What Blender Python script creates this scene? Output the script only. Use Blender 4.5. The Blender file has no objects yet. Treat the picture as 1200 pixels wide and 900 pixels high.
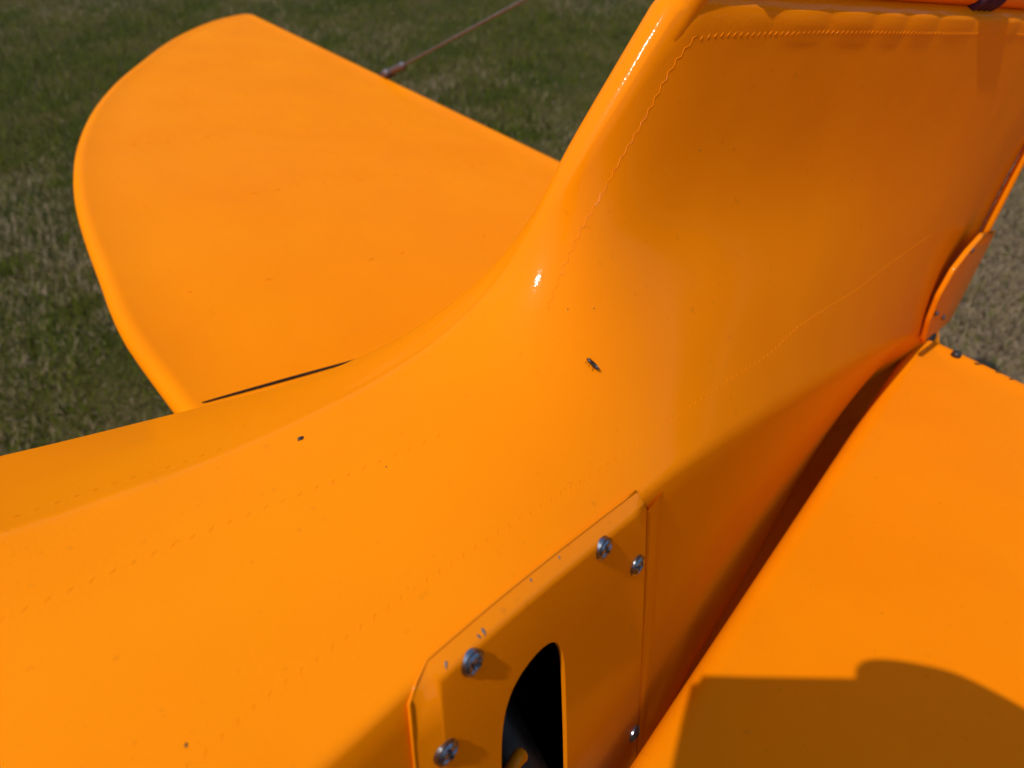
import bpy, bmesh, math, random
import numpy as np
from mathutils import Vector, Matrix

random.seed(7); rng = np.random.default_rng(7)
scene = bpy.context.scene
col = scene.collection

# ---------------------------------------------------------------- frames
# aircraft frame: X aft, Y starboard, Z up, origin on the tail post at the elevator hinge line.
# The aircraft sits on its tail wheel, so that frame is pitched nose-up and raised above the ground.
PITCH = math.radians(10.0)
HINGE_H = 0.65
AIR = Matrix.Translation((0, 0, HINGE_H)) @ Matrix.Rotation(PITCH, 4, 'Y')

# ---------------------------------------------------------------- camera
CAM = Vector((-0.6369, -0.1788, 0.2708))
CX = Vector((0.77086, -0.62559, 0.12000))     # image right
CY = Vector((-0.27438, -0.49611, -0.82377))   # image down
CZ = Vector((0.57488, 0.60209, -0.55408))     # viewing direction
cam_data = bpy.data.cameras.new('camera')
cam = bpy.data.objects.new('camera', cam_data); col.objects.link(cam)
cam_data.sensor_width = 36.0
cam_data.lens = 880.0 / 1200.0 * 36.0
cam_data.clip_start = 0.01
cam_data.clip_end = 600.0
cam_data.dof.use_dof = True
cam_data.dof.focus_distance = 0.28
cam_data.dof.aperture_fstop = 13.0
rot = Matrix((CX, -CY, -CZ)).transposed().to_4x4()
cam.matrix_world = AIR @ Matrix.Translation(CAM) @ rot
scene.camera = cam

# ---------------------------------------------------------------- sky, sun, exposure
SUN_AIR = Vector((-0.653, -0.046, 0.757)).normalized()
SUN = (AIR.to_3x3() @ SUN_AIR).normalized()
elev = math.asin(SUN.z)
azim = math.atan2(SUN.x, SUN.y)
world = bpy.data.worlds.new('World'); scene.world = world; world.use_nodes = True
wn = world.node_tree.nodes; wl = world.node_tree.links; wn.clear()
sky = wn.new('ShaderNodeTexSky'); sky.sky_type = 'NISHITA'; sky.sun_disc = False
sky.sun_elevation = elev; sky.sun_rotation = azim
sky.air_density = 1.0; sky.dust_density = 0.4; sky.ozone_density = 1.0
bg = wn.new('ShaderNodeBackground'); bg.inputs['Strength'].default_value = 0.15
wo = wn.new('ShaderNodeOutputWorld')
wl.new(sky.outputs[0], bg.inputs['Color']); wl.new(bg.outputs[0], wo.inputs['Surface'])
sun_data = bpy.data.lights.new('sun', 'SUN'); sun_data.energy = 2.35; sun_data.angle = math.radians(0.53)
sun_data.color = (1.0, 0.95, 0.86)
sun = bpy.data.objects.new('sun', sun_data); col.objects.link(sun)
sun.rotation_euler = (-SUN).to_track_quat('-Z', 'Y').to_euler()
sun.location = SUN * 30
vs = scene.view_settings
vs.view_transform = 'Standard'; vs.look = 'None'; vs.exposure = 0.50; vs.gamma = 1.0
vs.use_curve_mapping = False

# ---------------------------------------------------------------- materials
def new_mat(name):
    m = bpy.data.materials.new(name); m.use_nodes = True
    nt = m.node_tree; b = nt.nodes['Principled BSDF']
    return m, nt, b

def simple(name, colr, rough=0.5, metal=0.0, spec=0.5, noise=0.0, scale=40.0):
    m, nt, b = new_mat(name)
    b.inputs['Roughness'].default_value = rough; b.inputs['Metallic'].default_value = metal
    b.inputs['Specular IOR Level'].default_value = spec
    tc = nt.nodes.new('ShaderNodeTexCoord')
    n = nt.nodes.new('ShaderNodeTexNoise'); n.inputs['Scale'].default_value = scale; n.inputs['Detail'].default_value = 5
    nt.links.new(tc.outputs['Object'], n.inputs['Vector'])
    r = nt.nodes.new('ShaderNodeValToRGB')
    k = noise
    r.color_ramp.elements[0].position = 0.3; r.color_ramp.elements[1].position = 0.7
    r.color_ramp.elements[0].color = (*[c * (1 - k) for c in colr], 1)
    r.color_ramp.elements[1].color = (*[min(1, c * (1 + k)) for c in colr], 1)
    nt.links.new(n.outputs['Fac'], r.inputs['Fac']); nt.links.new(r.outputs['Color'], b.inputs['Base Color'])
    return m

def paint_mat(name, base, rough=0.38, coat=0.12, wave=0.25):
    m, nt, b = new_mat(name)
    L = nt.links; N = nt.nodes
    tc = N.new('ShaderNodeTexCoord')
    # faint sun-bleach / polish variation
    n1 = N.new('ShaderNodeTexNoise'); n1.inputs['Scale'].default_value = 9; n1.inputs['Detail'].default_value = 4
    L.new(tc.outputs['Object'], n1.inputs['Vector'])
    r = N.new('ShaderNodeValToRGB')
    r.color_ramp.elements[0].position = 0.25; r.color_ramp.elements[1].position = 0.75
    r.color_ramp.elements[0].color = (base[0] * 0.97, base[1] * 0.93, base[2], 1)
    r.color_ramp.elements[1].color = (min(1, base[0] * 1.02), base[1] * 1.06, base[2] * 1.2, 1)
    L.new(n1.outputs['Fac'], r.inputs['Fac'])
    # fine dust specks
    n3 = N.new('ShaderNodeTexNoise'); n3.inputs['Scale'].default_value = 260; n3.inputs['Detail'].default_value = 2
    L.new(tc.outputs['Object'], n3.inputs['Vector'])
    r3 = N.new('ShaderNodeValToRGB')
    r3.color_ramp.elements[0].position = 0.68; r3.color_ramp.elements[0].color = (0, 0, 0, 1)
    r3.color_ramp.elements[1].position = 0.78; r3.color_ramp.elements[1].color = (0.35, 0.35, 0.35, 1)
    L.new(n3.outputs['Fac'], r3.inputs['Fac'])
    mx = N.new('ShaderNodeMixRGB'); mx.inputs['Color2'].default_value = (base[0] * 0.7, base[1] * 0.65, base[2] * 2 + 0.004, 1)
    L.new(r3.outputs['Color'], mx.inputs['Fac']); L.new(r.outputs['Color'], mx.inputs['Color1'])
    L.new(mx.outputs['Color'], b.inputs['Base Color'])
    b.inputs['Roughness'].default_value = rough
    b.inputs['IOR'].default_value = 1.40
    b.inputs['Specular IOR Level'].default_value = 0.02
    b.inputs['Coat Weight'].default_value = coat
    b.inputs['Coat Roughness'].default_value = 0.085
    b.inputs['Coat IOR'].default_value = 1.5
    # fabric: gentle slackness plus fine weave orange-peel
    n2 = N.new('ShaderNodeTexNoise'); n2.inputs['Scale'].default_value = 14; n2.inputs['Detail'].default_value = 2
    L.new(tc.outputs['Object'], n2.inputs['Vector'])
    b1 = N.new('ShaderNodeBump'); b1.inputs['Strength'].default_value = wave; b1.inputs['Distance'].default_value = 0.004
    L.new(n2.outputs['Fac'], b1.inputs['Height'])
    n4 = N.new('ShaderNodeTexNoise'); n4.inputs['Scale'].default_value = 700; n4.inputs['Detail'].default_value = 2
    L.new(tc.outputs['Object'], n4.inputs['Vector'])
    b2 = N.new('ShaderNodeBump'); b2.inputs['Strength'].default_value = 0.10; b2.inputs['Distance'].default_value = 0.0005
    L.new(n4.outputs['Fac'], b2.inputs['Height']); L.new(b1.outputs['Normal'], b2.inputs['Normal'])
    L.new(b2.outputs['Normal'], b.inputs['Normal']); L.new(b2.outputs['Normal'], b.inputs['Coat Normal'])
    return m

YEL = (0.85, 0.217, 0.0006)
PAINT = paint_mat('yellow_fabric_paint', YEL, 0.38, 0.11, 0.32)
PAINT_DULL = paint_mat('yellow_fabric_paint_weathered', YEL, 0.5, 0.02, 0.45)
PAINT_METAL = paint_mat('yellow_metal_paint', (0.81, 0.210, 0.0008), 0.36, 0.25, 0.06)
STEEL = simple('screw_steel', (0.22, 0.235, 0.26), 0.30, 1.0, 0.5, 0.2, 900)
GREY_METAL = simple('bare_metal_chip', (0.16, 0.15, 0.13), 0.5, 0.6, 0.5, 0.3, 600)
RUST = simple('rust_stain', (0.10, 0.045, 0.012), 0.8, 0.0, 0.2, 0.5, 500)
DARK = simple('dark_fitting', (0.035, 0.030, 0.028), 0.5, 0.4, 0.5, 0.3, 300)
WIRE = simple('wire_metal', (0.11, 0.10, 0.085), 0.55, 0.0, 0.5, 0.25, 200)
TURN = simple('fitting_metal', (0.10, 0.08, 0.08), 0.45, 0.3, 0.5, 0.3, 300)
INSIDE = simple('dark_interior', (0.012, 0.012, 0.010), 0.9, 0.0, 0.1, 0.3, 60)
TUBE_DK = simple('trim_tube_metal', (0.018, 0.020, 0.015), 0.5, 0.3, 0.4, 0.4, 120)
PURPLE = simple('purple_cord', (0.055, 0.012, 0.03), 0.7, 0.0, 0.3, 0.4, 400)
RUBBER = simple('rubber', (0.02, 0.02, 0.02), 0.8, 0, 0.3, 0.3, 60)
INSECT = simple('insect_brown', (0.030, 0.014, 0.006), 0.35, 0, 0.5, 0.4, 900)
WING = simple('insect_wing', (0.05, 0.022, 0.008), 0.3, 0, 0.5, 0.4, 900)

# ---------------------------------------------------------------- helpers
def mesh_obj(name, verts, faces, mat, parent=None, smooth=True):
    me = bpy.data.meshes.new(name)
    me.from_pydata([tuple(v) for v in verts], [], faces); me.update()
    if smooth: me.polygons.foreach_set('use_smooth', [True] * len(me.polygons))
    if mat: me.materials.append(mat)
    o = bpy.data.objects.new(name, me); col.objects.link(o)
    if parent: o.parent = parent
    return o

def bm_obj(name, bm, mat, parent=None, smooth=True):
    bmesh.ops.recalc_face_normals(bm, faces=bm.faces[:])
    me = bpy.data.meshes.new(name); bm.to_mesh(me); bm.free()
    if smooth: me.polygons.foreach_set('use_smooth', [True] * len(me.polygons))
    me.materials.append(mat)
    o = bpy.data.objects.new(name, me); col.objects.link(o)
    if parent: o.parent = parent
    return o

def tube(path, r, seg=8, V=None, F=None, cap=True):
    V = [] if V is None else V; F = [] if F is None else F
    base = len(V); n = len(path); path = [Vector(p) for p in path]
    rr = r if isinstance(r, (list, tuple)) else [r] * n
    up = None
    for i, p in enumerate(path):
        t = (path[min(i + 1, n - 1)] - path[max(i - 1, 0)])
        if t.length < 1e-9: t = Vector((0, 0, 1))
        t.normalize()
        if up is None:
            up = Vector((0, 0, 1)) if abs(t.z) < 0.9 else Vector((1, 0, 0))
        a = t.cross(up)
        if a.length < 1e-6: a = t.orthogonal()
        a.normalize(); b = a.cross(t).normalized(); up = b
        for k in range(seg):
            an = 2 * math.pi * k / seg
            V.append(p + (a * math.cos(an) + b * math.sin(an)) * rr[i])
    for i in range(n - 1):
        for k in range(seg):
            k2 = (k + 1) % seg
            F.append((base + i * seg + k, base + i * seg + k2, base + (i + 1) * seg + k2, base + (i + 1) * seg + k))
    if cap:
        F.append(tuple(base + k for k in reversed(range(seg))))
        F.append(tuple(base + (n - 1) * seg + k for k in range(seg)))
    return V, F

def set_props(o, label=None, cat=None, group=None, kind=None):
    if label: o['label'] = label
    if cat: o['category'] = cat
    if group: o['group'] = group
    if kind: o['kind'] = kind
    return o

def smooth01(x): x = min(1, max(0, x)); return x * x * (3 - 2 * x)

class Curve1:
    """monotone-ish smooth interpolation through points"""
    def __init__(s, pts):
        s.x = [p[0] for p in pts]; s.y = [p[1] for p in pts]; n = len(pts)
        d = [(s.y[i + 1] - s.y[i]) / (s.x[i + 1] - s.x[i]) for i in range(n - 1)]
        s.m = [d[0]] + [0 if d[i - 1] * d[i] < 0 else 2 * d[i - 1] * d[i] / (d[i - 1] + d[i] + 1e-12) if d[i - 1] * d[i] > 0 else 0 for i in range(1, n - 1)] + [d[-1]]
    def __call__(s, x):
        if x <= s.x[0]: return s.y[0] + s.m[0] * (x - s.x[0])
        if x >= s.x[-1]: return s.y[-1] + s.m[-1] * (x - s.x[-1])
        i = 0
        while x > s.x[i + 1]: i += 1
        h = s.x[i + 1] - s.x[i]; t = (x - s.x[i]) / h
        return ((2 * t**3 - 3 * t**2 + 1) * s.y[i] + (t**3 - 2 * t**2 + t) * h * s.m[i]
                + (-2 * t**3 + 3 * t**2) * s.y[i + 1] + (t**3 - t**2) * h * s.m[i + 1])

# ---------------------------------------------------------------- fuselage shape
# ridge: deck crest running into the fin leading edge, then the horizontal hem at the top of the lower fin cover
RIDGE = [(-3.0, .150), (-2.0, .128), (-1.2, .113), (-.80, .104), (-.64, .102), (-.607, .1025), (-.583, .1035), (-.556, .107), (-.531, .112),
         (-.515, .118), (-.498, .127), (-.482, .139), (-.470, .151), (-.458, .170), (-.447, .192), (-.431, .218), (-.4185, .2375)]
HEM_Z = .238
def ridge_pts():
    # densify with Catmull-Rom in (x,z), then corner, then hem
    P = [np.array(p) for p in RIDGE]
    out = []
    for i in range(len(P) - 1):
        p0 = P[max(i - 1, 0)]; p1 = P[i]; p2 = P[i + 1]; p3 = P[min(i + 2, len(P) - 1)]
        n = max(3, int(np.linalg.norm(p2 - p1) / (0.004 if p1[0] > -.66 else 0.06)))
        for k in range(n):
            t = k / n
            out.append(0.5 * ((2 * p1) + (-p0 + p2) * t + (2 * p0 - 5 * p1 + 4 * p2 - p3) * t * t + (-p0 + 3 * p1 - 3 * p2 + p3) * t**3))
    # rounded corner
    out.append(np.array((-.4180, .2384))); out.append(np.array((-.4165, .2400))); out.append(np.array((-.4140, .2410)))
    x = -.411
    while x < -.004:
        out.append(np.array((x, .2410 - .0045 * (x + .411) / .4))); x += .0024
    out.append(np.array((-.003, .2365)))
    return out
RP = ridge_pts()
LONG_Z = Curve1([(-3.0, .120), (-1.2, .098), (-.80, .102), (-.65, .1080), (-.598, .1112), (-.569, .1146), (-.536, .1163), (-.475, .1146), (-.418, .1078), (-.365, .0985),
                 (-.257, .0770), (-.156, .0520), (-.086, .0330), (0, .010)])
LONG_Zs = Curve1([(-3.0, .075), (-.80, .062), (-.63, .0655), (-.566, .0690), (-.528, .0715), (-.485, .0760), (-.40, .080), (-.30, .075), (-.20, .058), (-.086, .033), (0, .010)])
def long_p(x): return Vector((x, .158 * x - .004, LONG_Z(x)))
def long_s(x): return Vector((x, -.158 * x + .004, LONG_Zs(x)))
def root_y(x): return -.001 + .2364 * (x + .025)            # port stabilizer root edge (negative)
def flank_p(x, d):                                          # point on the port flank, d metres below the longeron
    q = long_p(x)
    y0 = min(root_y(x) + .012 + .003 * smooth01((x + .46) / .10), -.010)
    w = Vector((0, y0 - q.y, 0 - q.z)); w.normalize()
    return q + w * d
def flank_n(x, d):
    e = .002
    a = flank_p(x + e, d) - flank_p(x - e, d); b = flank_p(x, d + e) - flank_p(x, d - e)
    n = b.cross(a).normalized()
    return n if n.y < 0 else -n

def ridge_r(x): return .0125 if x < -.54 else .0125 + (.0080 - .0125) * smooth01((x + .54) / .07)

def section(i, side):
    """skin points from ridge top down to the longeron for ridge station i; side -1 port, +1 starboard"""
    p = RP[i]; a = RP[max(i - 1, 0)]; b = RP[min(i + 1, len(RP) - 1)]
    t = b - a; t = t / np.linalg.norm(t)
    nf = Vector((-t[1], 0, t[0]))
    P = Vector((p[0], 0, p[1])); lat = Vector((0, side, 0)); r = ridge_r(p[0])
    Q = long_p(p[0]) if side < 0 else long_s(p[0])
    d = Q - P; qa = d.dot(lat); qb = d.dot(nf)
    L = math.hypot(qa, qb)
    th = math.atan2(qa, qb) - math.acos(min(1, r / L))
    th = max(th, 0.02)
    pts = []
    for k in range(7):
        an = th * k / 6
        pts.append(P + nf * (r * math.cos(an)) + lat * (r * math.sin(an)))
    T = pts[-1]
    inward = (nf * math.cos(th) + lat * math.sin(th)) * -1
    ln = (Q - T).length
    h = min(.0065, .035 * ln)
    NV = 30
    for k in range(1, NV + 1):
        v = k / NV
        s = T.lerp(Q, v) + inward * (h * 4 * v * (1 - v))
        pts.append(s)
    return pts

def relaxed(side):
    """the cover as a stretched membrane: relax the ruled grid with its frame edges held fixed"""
    S = [section(i, side) for i in range(len(RP))]
    A = np.array([[list(p) for p in c[6:]] for c in S])            # stations x v x 3
    ds = np.linalg.norm(np.diff(A.mean(1), axis=0), axis=1)[:, None]
    dv = np.linalg.norm(np.diff(A, axis=1), axis=2).mean(1)[:, None]
    i0 = next(i for i in range(len(RP)) if RP[i][0] > -.70)
    wl_, wr_ = (1 / ds[:-1]), (1 / ds[1:])
    hw = (2 / (ds[:-1] + ds[1:]))
    wl_ = wl_ * hw; wr_ = wr_ * hw
    wv = 1 / dv[1:-1] ** 2
    den = (wl_ + wr_ + 2 * wv)[i0:, :, None]
    sm = lambda t: np.clip(t, 0, 1) ** 2 * (3 - 2 * np.clip(t, 0, 1))
    for it in range(2500):
        c = A[1:-1, 1:-1]
        new = (wl_[:, :, None] * A[:-2, 1:-1] + wr_[:, :, None] * A[2:, 1:-1] + wv[:, :, None] * (A[1:-1, :-2] + A[1:-1, 2:]))[i0:] / den
        # the fin frame holds the fabric close to the plane of symmetry behind the leading edge
        ks = 1600.0 * sm((c[i0:, :, 2] - .135) / .06) * sm((c[i0:, :, 0] + .470) / .035)
        ky = ks / (den[:, :, 0] + ks)
        new[:, :, 1] = new[:, :, 1] * (1 - ky) + side * .0085 * ky
        A[1 + i0:-1, 1:-1] += .9 * (new - c[i0:])
    out = []
    for i, c in enumerate(S):
        pts = c[:6] + [Vector(q) for q in A[i]]
        out.append(gather(pts, RP[i][0], side))
    return out

def gather(pts, x, side):
    # fabric gathered into soft puckers between the hem and its stitch row
    if x > -.405:
        ph = ((x + .40) / .034); ph = ph + .12 * math.sin(ph * 1.7)
        f = ph - math.floor(ph)
        bump = (math.sin(math.pi * f) ** 0.7) * .0009 * min(1, (x + .405) / .05)
        for k in range(3, len(pts)):
            z = pts[k].z
            wgt = smooth01((.2455 - z) / .004) * smooth01((z - .2315) / .006)
            pts[k] = pts[k] + Vector((0, side * bump * wgt, 0))
    return pts

GRID = {-1: relaxed(-1), 1: relaxed(1)}

def build_fuselage():
    NS = len(RP)
    cols = []
    for i in range(NS):
        x = RP[i][0]
        port = list(GRID[-1][i]); stb = list(GRID[1][i])
        def flank(side, top):
            Q = top
            out = []
            zb = -.21 + .02 * smooth01((x + 1.0) / 1.0) if x > -1.0 else -.21 - .12 * min(1, (-1 - x) / 2)
            if side < 0:
                hgt = (Q.z - zb)
                for k in range(1, 31):
                    d = hgt * k / 30 * 1.02
                    out.append(flank_p(x, d))
            else:
                y0 = .165 * min(1, -x / .5) * .55 + .012 if x > -.5 else .165 * .55 + .012 + .17 * (-.5 - x)
                y0 = max(y0, Q.y + .004)
                for k in range(1, 11):
                    f = k / 10
                    z = Q.z + (zb - Q.z) * f
                    y = Q.y + (y0 - Q.y) * min(1, (Q.z - z) / max(.01, Q.z)) ** 0.8
                    out.append(Vector((x, y, z)))
            b = out[-1]
            out.append(Vector((x, b.y * .8, b.z - .02)))
            out.append(Vector((x, b.y * .4, b.z - .028)))
            return out
        pf = port + flank(-1, port[-1]); sf = stb + flank(1, stb[-1])
        # soften the longeron corner
        for lst, n in ((pf, len(port) - 1), (sf, len(stb) - 1)):
            a, q, b = lst[n - 1], lst[n], lst[n + 1]
            da = (a - q).normalized(); db = (b - q).normalized()
            rr = min(.004, (a - q).length * .6, (b - q).length * .6)
            lst[n] = q + (da + db) * rr * .35
            lst.insert(n, q + da * rr); lst.insert(n + 2, q + db * rr)
        cols.append(list(reversed(sf)) + pf[1:])
    V = []; F = []
    n = len(cols[0])
    for c in cols: V += c
    hole_x = (-.597, -.515); top_i = None
    nport_start = len(cols[0]) - 0
    # quads; leave the flank open behind the cover panel's slot
    for i in range(NS - 1):
        for k in range(n - 1):
            q = (i * n + k, i * n + k + 1, (i + 1) * n + k + 1, (i + 1) * n + k)
            cx = sum(V[a].x for a in q) / 4; cy = sum(V[a].y for a in q) / 4; cz = sum(V[a].z for a in q) / 4
            if cy < -.05 and -.5725 < cx < -.500 and -.06 < cz < .094: continue
            F.append(q)
        F.append((i * n + n - 1, i * n, (i + 1) * n, (i + 1) * n + n - 1))
    F.append(tuple(range(n))); F.append(tuple((NS - 1) * n + k for k in reversed(range(n))))
    return V, F, cols

# ================================================================ the setting
def ground():
    m, nt, b = new_mat('ground_soil')
    N = nt.nodes; L = nt.links
    tc = N.new('ShaderNodeTexCoord')
    n1 = N.new('ShaderNodeTexNoise'); n1.inputs['Scale'].default_value = 3.0; n1.inputs['Detail'].default_value = 8
    n2 = N.new('ShaderNodeTexNoise'); n2.inputs['Scale'].default_value = 90; n2.inputs['Detail'].default_value = 4
    L.new(tc.outputs['Object'], n1.inputs['Vector']); L.new(tc.outputs['Object'], n2.inputs['Vector'])
    r = N.new('ShaderNodeValToRGB'); e = r.color_ramp.elements
    e[0].position = .35; e[0].color = (.046, .052, .006, 1); e[1].position = .68; e[1].color = (.115, .084, .026, 1)
    L.new(n1.outputs['Fac'], r.inputs['Fac'])
    sp = N.new('ShaderNodeSeparateXYZ'); L.new(tc.outputs['Object'], sp.inputs[0])
    ad = N.new('ShaderNodeMath'); ad.operation = 'MULTIPLY_ADD'; ad.inputs[1].default_value = -.5; L.new(n1.outputs['Fac'], ad.inputs[0]); L.new(sp.outputs['Y'], ad.inputs[2])
    mr = N.new('ShaderNodeMapRange'); mr.interpolation_type = 'SMOOTHSTEP'
    mr.inputs['From Min'].default_value = .45; mr.inputs['From Max'].default_value = 1.0; mr.inputs['To Min'].default_value = 1; mr.inputs['To Max'].default_value = 0
    L.new(ad.outputs[0], mr.inputs['Value'])
    worn = N.new('ShaderNodeMixRGB'); worn.inputs['Color2'].default_value = (.165, .108, .072, 1)     # trodden, dried-out strip
    L.new(mr.outputs[0], worn.inputs['Fac']); L.new(r.outputs['Color'], worn.inputs['Color1'])
    mx = N.new('ShaderNodeMixRGB'); mx.blend_type = 'MULTIPLY'; mx.inputs['Fac'].default_value = .7
    L.new(worn.outputs['Color'], mx.inputs['Color1']); L.new(n2.outputs['Fac'], mx.inputs['Color2'])
    L.new(mx.outputs['Color'], b.inputs['Base Color']); b.inputs['Roughness'].default_value = .95
    b.inputs['Specular IOR Level'].default_value = .1
    bp = N.new('ShaderNodeBump'); bp.inputs['Distance'].default_value = .01; L.new(n2.outputs['Fac'], bp.inputs['Height'])
    L.new(bp.outputs['Normal'], b.inputs['Normal'])
    # fine near the aeroplane, coarse to the horizon
    bm = bmesh.new()
    xs = [-400, -100, -30, -10] + [-6 + .5 * k for k in range(25)] + [10, 30, 100, 400]
    g = [[bm.verts.new((x, y, random.uniform(-.012, .006) if abs(x) < 7 and abs(y) < 7 else 0)) for y in xs] for x in xs]
    for i in range(len(xs) - 1):
        for j in range(len(xs) - 1):
            bm.faces.new((g[i][j], g[i + 1][j], g[i + 1][j + 1], g[i][j + 1]))
    o = bm_obj('ground', bm, m)
    set_props(o, 'dry mown airfield turf under and behind the yellow tail', kind='structure')
    return o
ground()

def vnoise(x, y, s, seed):
    r = np.random.default_rng(seed); G = r.random((64, 64))
    u = x * s + 1000; v = y * s + 1000
    i = np.floor(u).astype(int); j = np.floor(v).astype(int); fu = u - i; fv = v - j
    fu = fu * fu * (3 - 2 * fu); fv = fv * fv * (3 - 2 * fv)
    g = lambda a, b: G[a % 64, b % 64]
    return (g(i, j) * (1 - fu) + g(i + 1, j) * fu) * (1 - fv) + (g(i, j + 1) * (1 - fu) + g(i + 1, j + 1) * fu) * fv

def grass():
    cam_xy = np.array([-.6, -.2])
    # candidate roots, thinned with distance from the tail
    n = 800000
    ang = rng.uniform(-math.pi, math.pi, n)
    rad = np.sqrt(rng.uniform(.3**2, 1, n)) * 1.0
    rad = 1.0 + 5.6 * rng.random(n) ** 1.25
    inview = (ang > math.radians(-6)) & (ang < math.radians(112))
    keep = inview | (rng.random(n) < .08)
    ang = ang[keep]; rad = rad[keep]
    x = cam_xy[0] + rad * np.cos(ang); y = cam_xy[1] + rad * np.sin(ang)
    x = np.concatenate([x, rng.uniform(.7, 3.0, 130000)]); y = np.concatenate([y, rng.uniform(-.5, 1.1, 130000)])
    n = len(x)
    patch = .55 * vnoise(x, y, 1.7, 1) + .30 * vnoise(x, y, 5.0, 2) + .15 * vnoise(x, y, 14.0, 3)
    trod = 1 / (1 + np.exp((y - .95 - .25 * (vnoise(x, y, 2.5, 9) - .5)) / .16))     # worn strip along the aircraft's line
    dry = np.clip((patch - .44) * 4.0, 0, 1) * .8
    dry = np.clip(dry + trod * 1.05, 0, 1)
    tuft = (vnoise(x, y, 9.0, 21) > .80) & (vnoise(x, y, 3.0, 22) > .5)
    isdry = (rng.random(n) < (.06 + .86 * dry)) & ~tuft
    clump = vnoise(x, y, 24.0, 4)
    ln = (.018 + .026 * rng.random(n)) * (.6 + .8 * clump)
    ln = np.where(isdry, ln * .85, ln) * (1 - .25 * trod)
    wd = .0006 + .0009 * rng.random(n)
    az = rng.uniform(0, 2 * math.pi, n)
    lean = np.where(isdry, rng.uniform(.5, 1.45, n), rng.uniform(.15, 1.15, n))
    dx = np.cos(az); dy = np.sin(az)
    sx = -dy; sy = dx
    base = np.stack([x, y, np.full(n, -.004)], 1)
    side = np.stack([sx, sy, np.zeros(n)], 1) * wd[:, None]
    l1 = lean * .55
    mid = base + np.stack([dx * np.sin(l1), dy * np.sin(l1), np.cos(l1)], 1) * (ln * .55)[:, None]
    l2 = np.minimum(lean * 1.25, 1.55)
    tip = mid + np.stack([dx * np.sin(l2), dy * np.sin(l2), np.cos(l2)], 1) * (ln * .5)[:, None]
    V = np.empty((n, 5, 3)); V[:, 0] = base - side; V[:, 1] = base + side; V[:, 2] = mid + side * .8; V[:, 3] = mid - side * .8; V[:, 4] = tip
    idx = np.arange(n)[:, None] * 5
    loops = np.concatenate([idx + np.array([[0, 1, 2, 3]]), idx + np.array([[3, 2, 4]])], 1).ravel()
    starts = (np.arange(n)[:, None] * 7 + np.array([[0, 4]])).ravel()
    me = bpy.data.meshes.new('grass')
    me.vertices.add(n * 5); me.vertices.foreach_set('co', V.ravel())
    me.loops.add(n * 7); me.loops.foreach_set('vertex_index', loops)
    me.polygons.add(n * 2); me.polygons.foreach_set('loop_start', starts)
    me.update(calc_edges=True)
    at = me.attributes.new('tone', 'FLOAT', 'POINT')
    tone = np.where(isdry, .55 + .45 * rng.random(n), .42 * rng.random(n))
    at.data.foreach_set('value', np.repeat(tone, 5))
    m, nt, b = new_mat('grass_blades')
    a = nt.nodes.new('ShaderNodeAttribute'); a.attribute_name = 'tone'
    r = nt.nodes.new('ShaderNodeValToRGB'); e = r.color_ramp.elements
    e[0].position = 0; e[0].color = (.048, .068, .003, 1); e[1].position = 1; e[1].color = (.27, .192, .120, 1)
    k = e.new(.42); k.color = (.088, .094, .007, 1); k = e.new(.56); k.color = (.160, .114, .044, 1)
    nt.links.new(a.outputs['Fac'], r.inputs['Fac']); nt.links.new(r.outputs['Color'], b.inputs['Base Color'])
    b.inputs['Roughness'].default_value = .9; b.inputs['Specular IOR Level'].default_value = .02
    me.materials.append(m)
    o = bpy.data.objects.new('grass', me); col.objects.link(o)
    set_props(o, 'short green and straw-coloured mown grass', 'grass', kind='stuff')
grass()

def woodland():
    """tree belt round the airfield, far outside the frame; one mass seen only as dark reflections in the paint"""
    V = []; L_ = []
    r2 = np.random.default_rng(11)
    quads = []
    for k in range(150):
        a = 2 * math.pi * (k + r2.uniform(-.35, .35)) / 150; R_ = r2.uniform(42, 60); h = r2.uniform(9, 15)
        cx, cy = R_ * math.cos(a), R_ * math.sin(a)
        # trunk
        t = .22
        cs = [(cx - t, cy - t), (cx + t, cy - t), (cx + t, cy + t), (cx - t, cy + t)]
        for i in range(4):
            (x0, y0), (x1, y1) = cs[i], cs[(i + 1) % 4]
            quads.append(np.array([[x0, y0, -.2], [x1, y1, -.2], [x1 * .998 + cx * .002, y1 * .998 + cy * .002, h * .6], [x0 * .998 + cx * .002, y0 * .998 + cy * .002, h * .6]]))
        n = 420
        u = r2.normal(size=(n, 3)); u /= np.linalg.norm(u, axis=1)[:, None]
        rad = r2.uniform(.55, 1.0, n)[:, None]
        c = u * rad * np.array([h * .30, h * .30, h * .42]) + np.array([cx, cy, h * .56])
        c[:, 2] = np.maximum(c[:, 2], .5)
        e1 = r2.normal(size=(n, 3)); e1 /= np.linalg.norm(e1, axis=1)[:, None]
        e2 = np.cross(e1, r2.normal(size=(n, 3))); e2 /= np.linalg.norm(e2, axis=1)[:, None]
        sz = r2.uniform(.35, .8, n)[:, None]
        quads += list(np.stack([c - e1 * sz, c + e2 * sz * .6, c + e1 * sz, c - e2 * sz * .6], 1))
    Q = np.array(quads); n = len(Q)
    me = bpy.data.meshes.new('woodland')
    me.vertices.add(n * 4); me.vertices.foreach_set('co', Q.ravel())
    me.loops.add(n * 4); me.loops.foreach_set('vertex_index', np.arange(n * 4))
    me.polygons.add(n); me.polygons.foreach_set('loop_start', np.arange(n) * 4)
    me.update(calc_edges=True)
    me.materials.append(simple('foliage', (.055, .075, .022), .8, 0, .1, .5, .6))
    o = bpy.data.objects.new('woodland', me); col.objects.link(o)
    set_props(o, 'distant belt of trees round the airfield', 'woodland', kind='stuff')
woodland()

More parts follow.
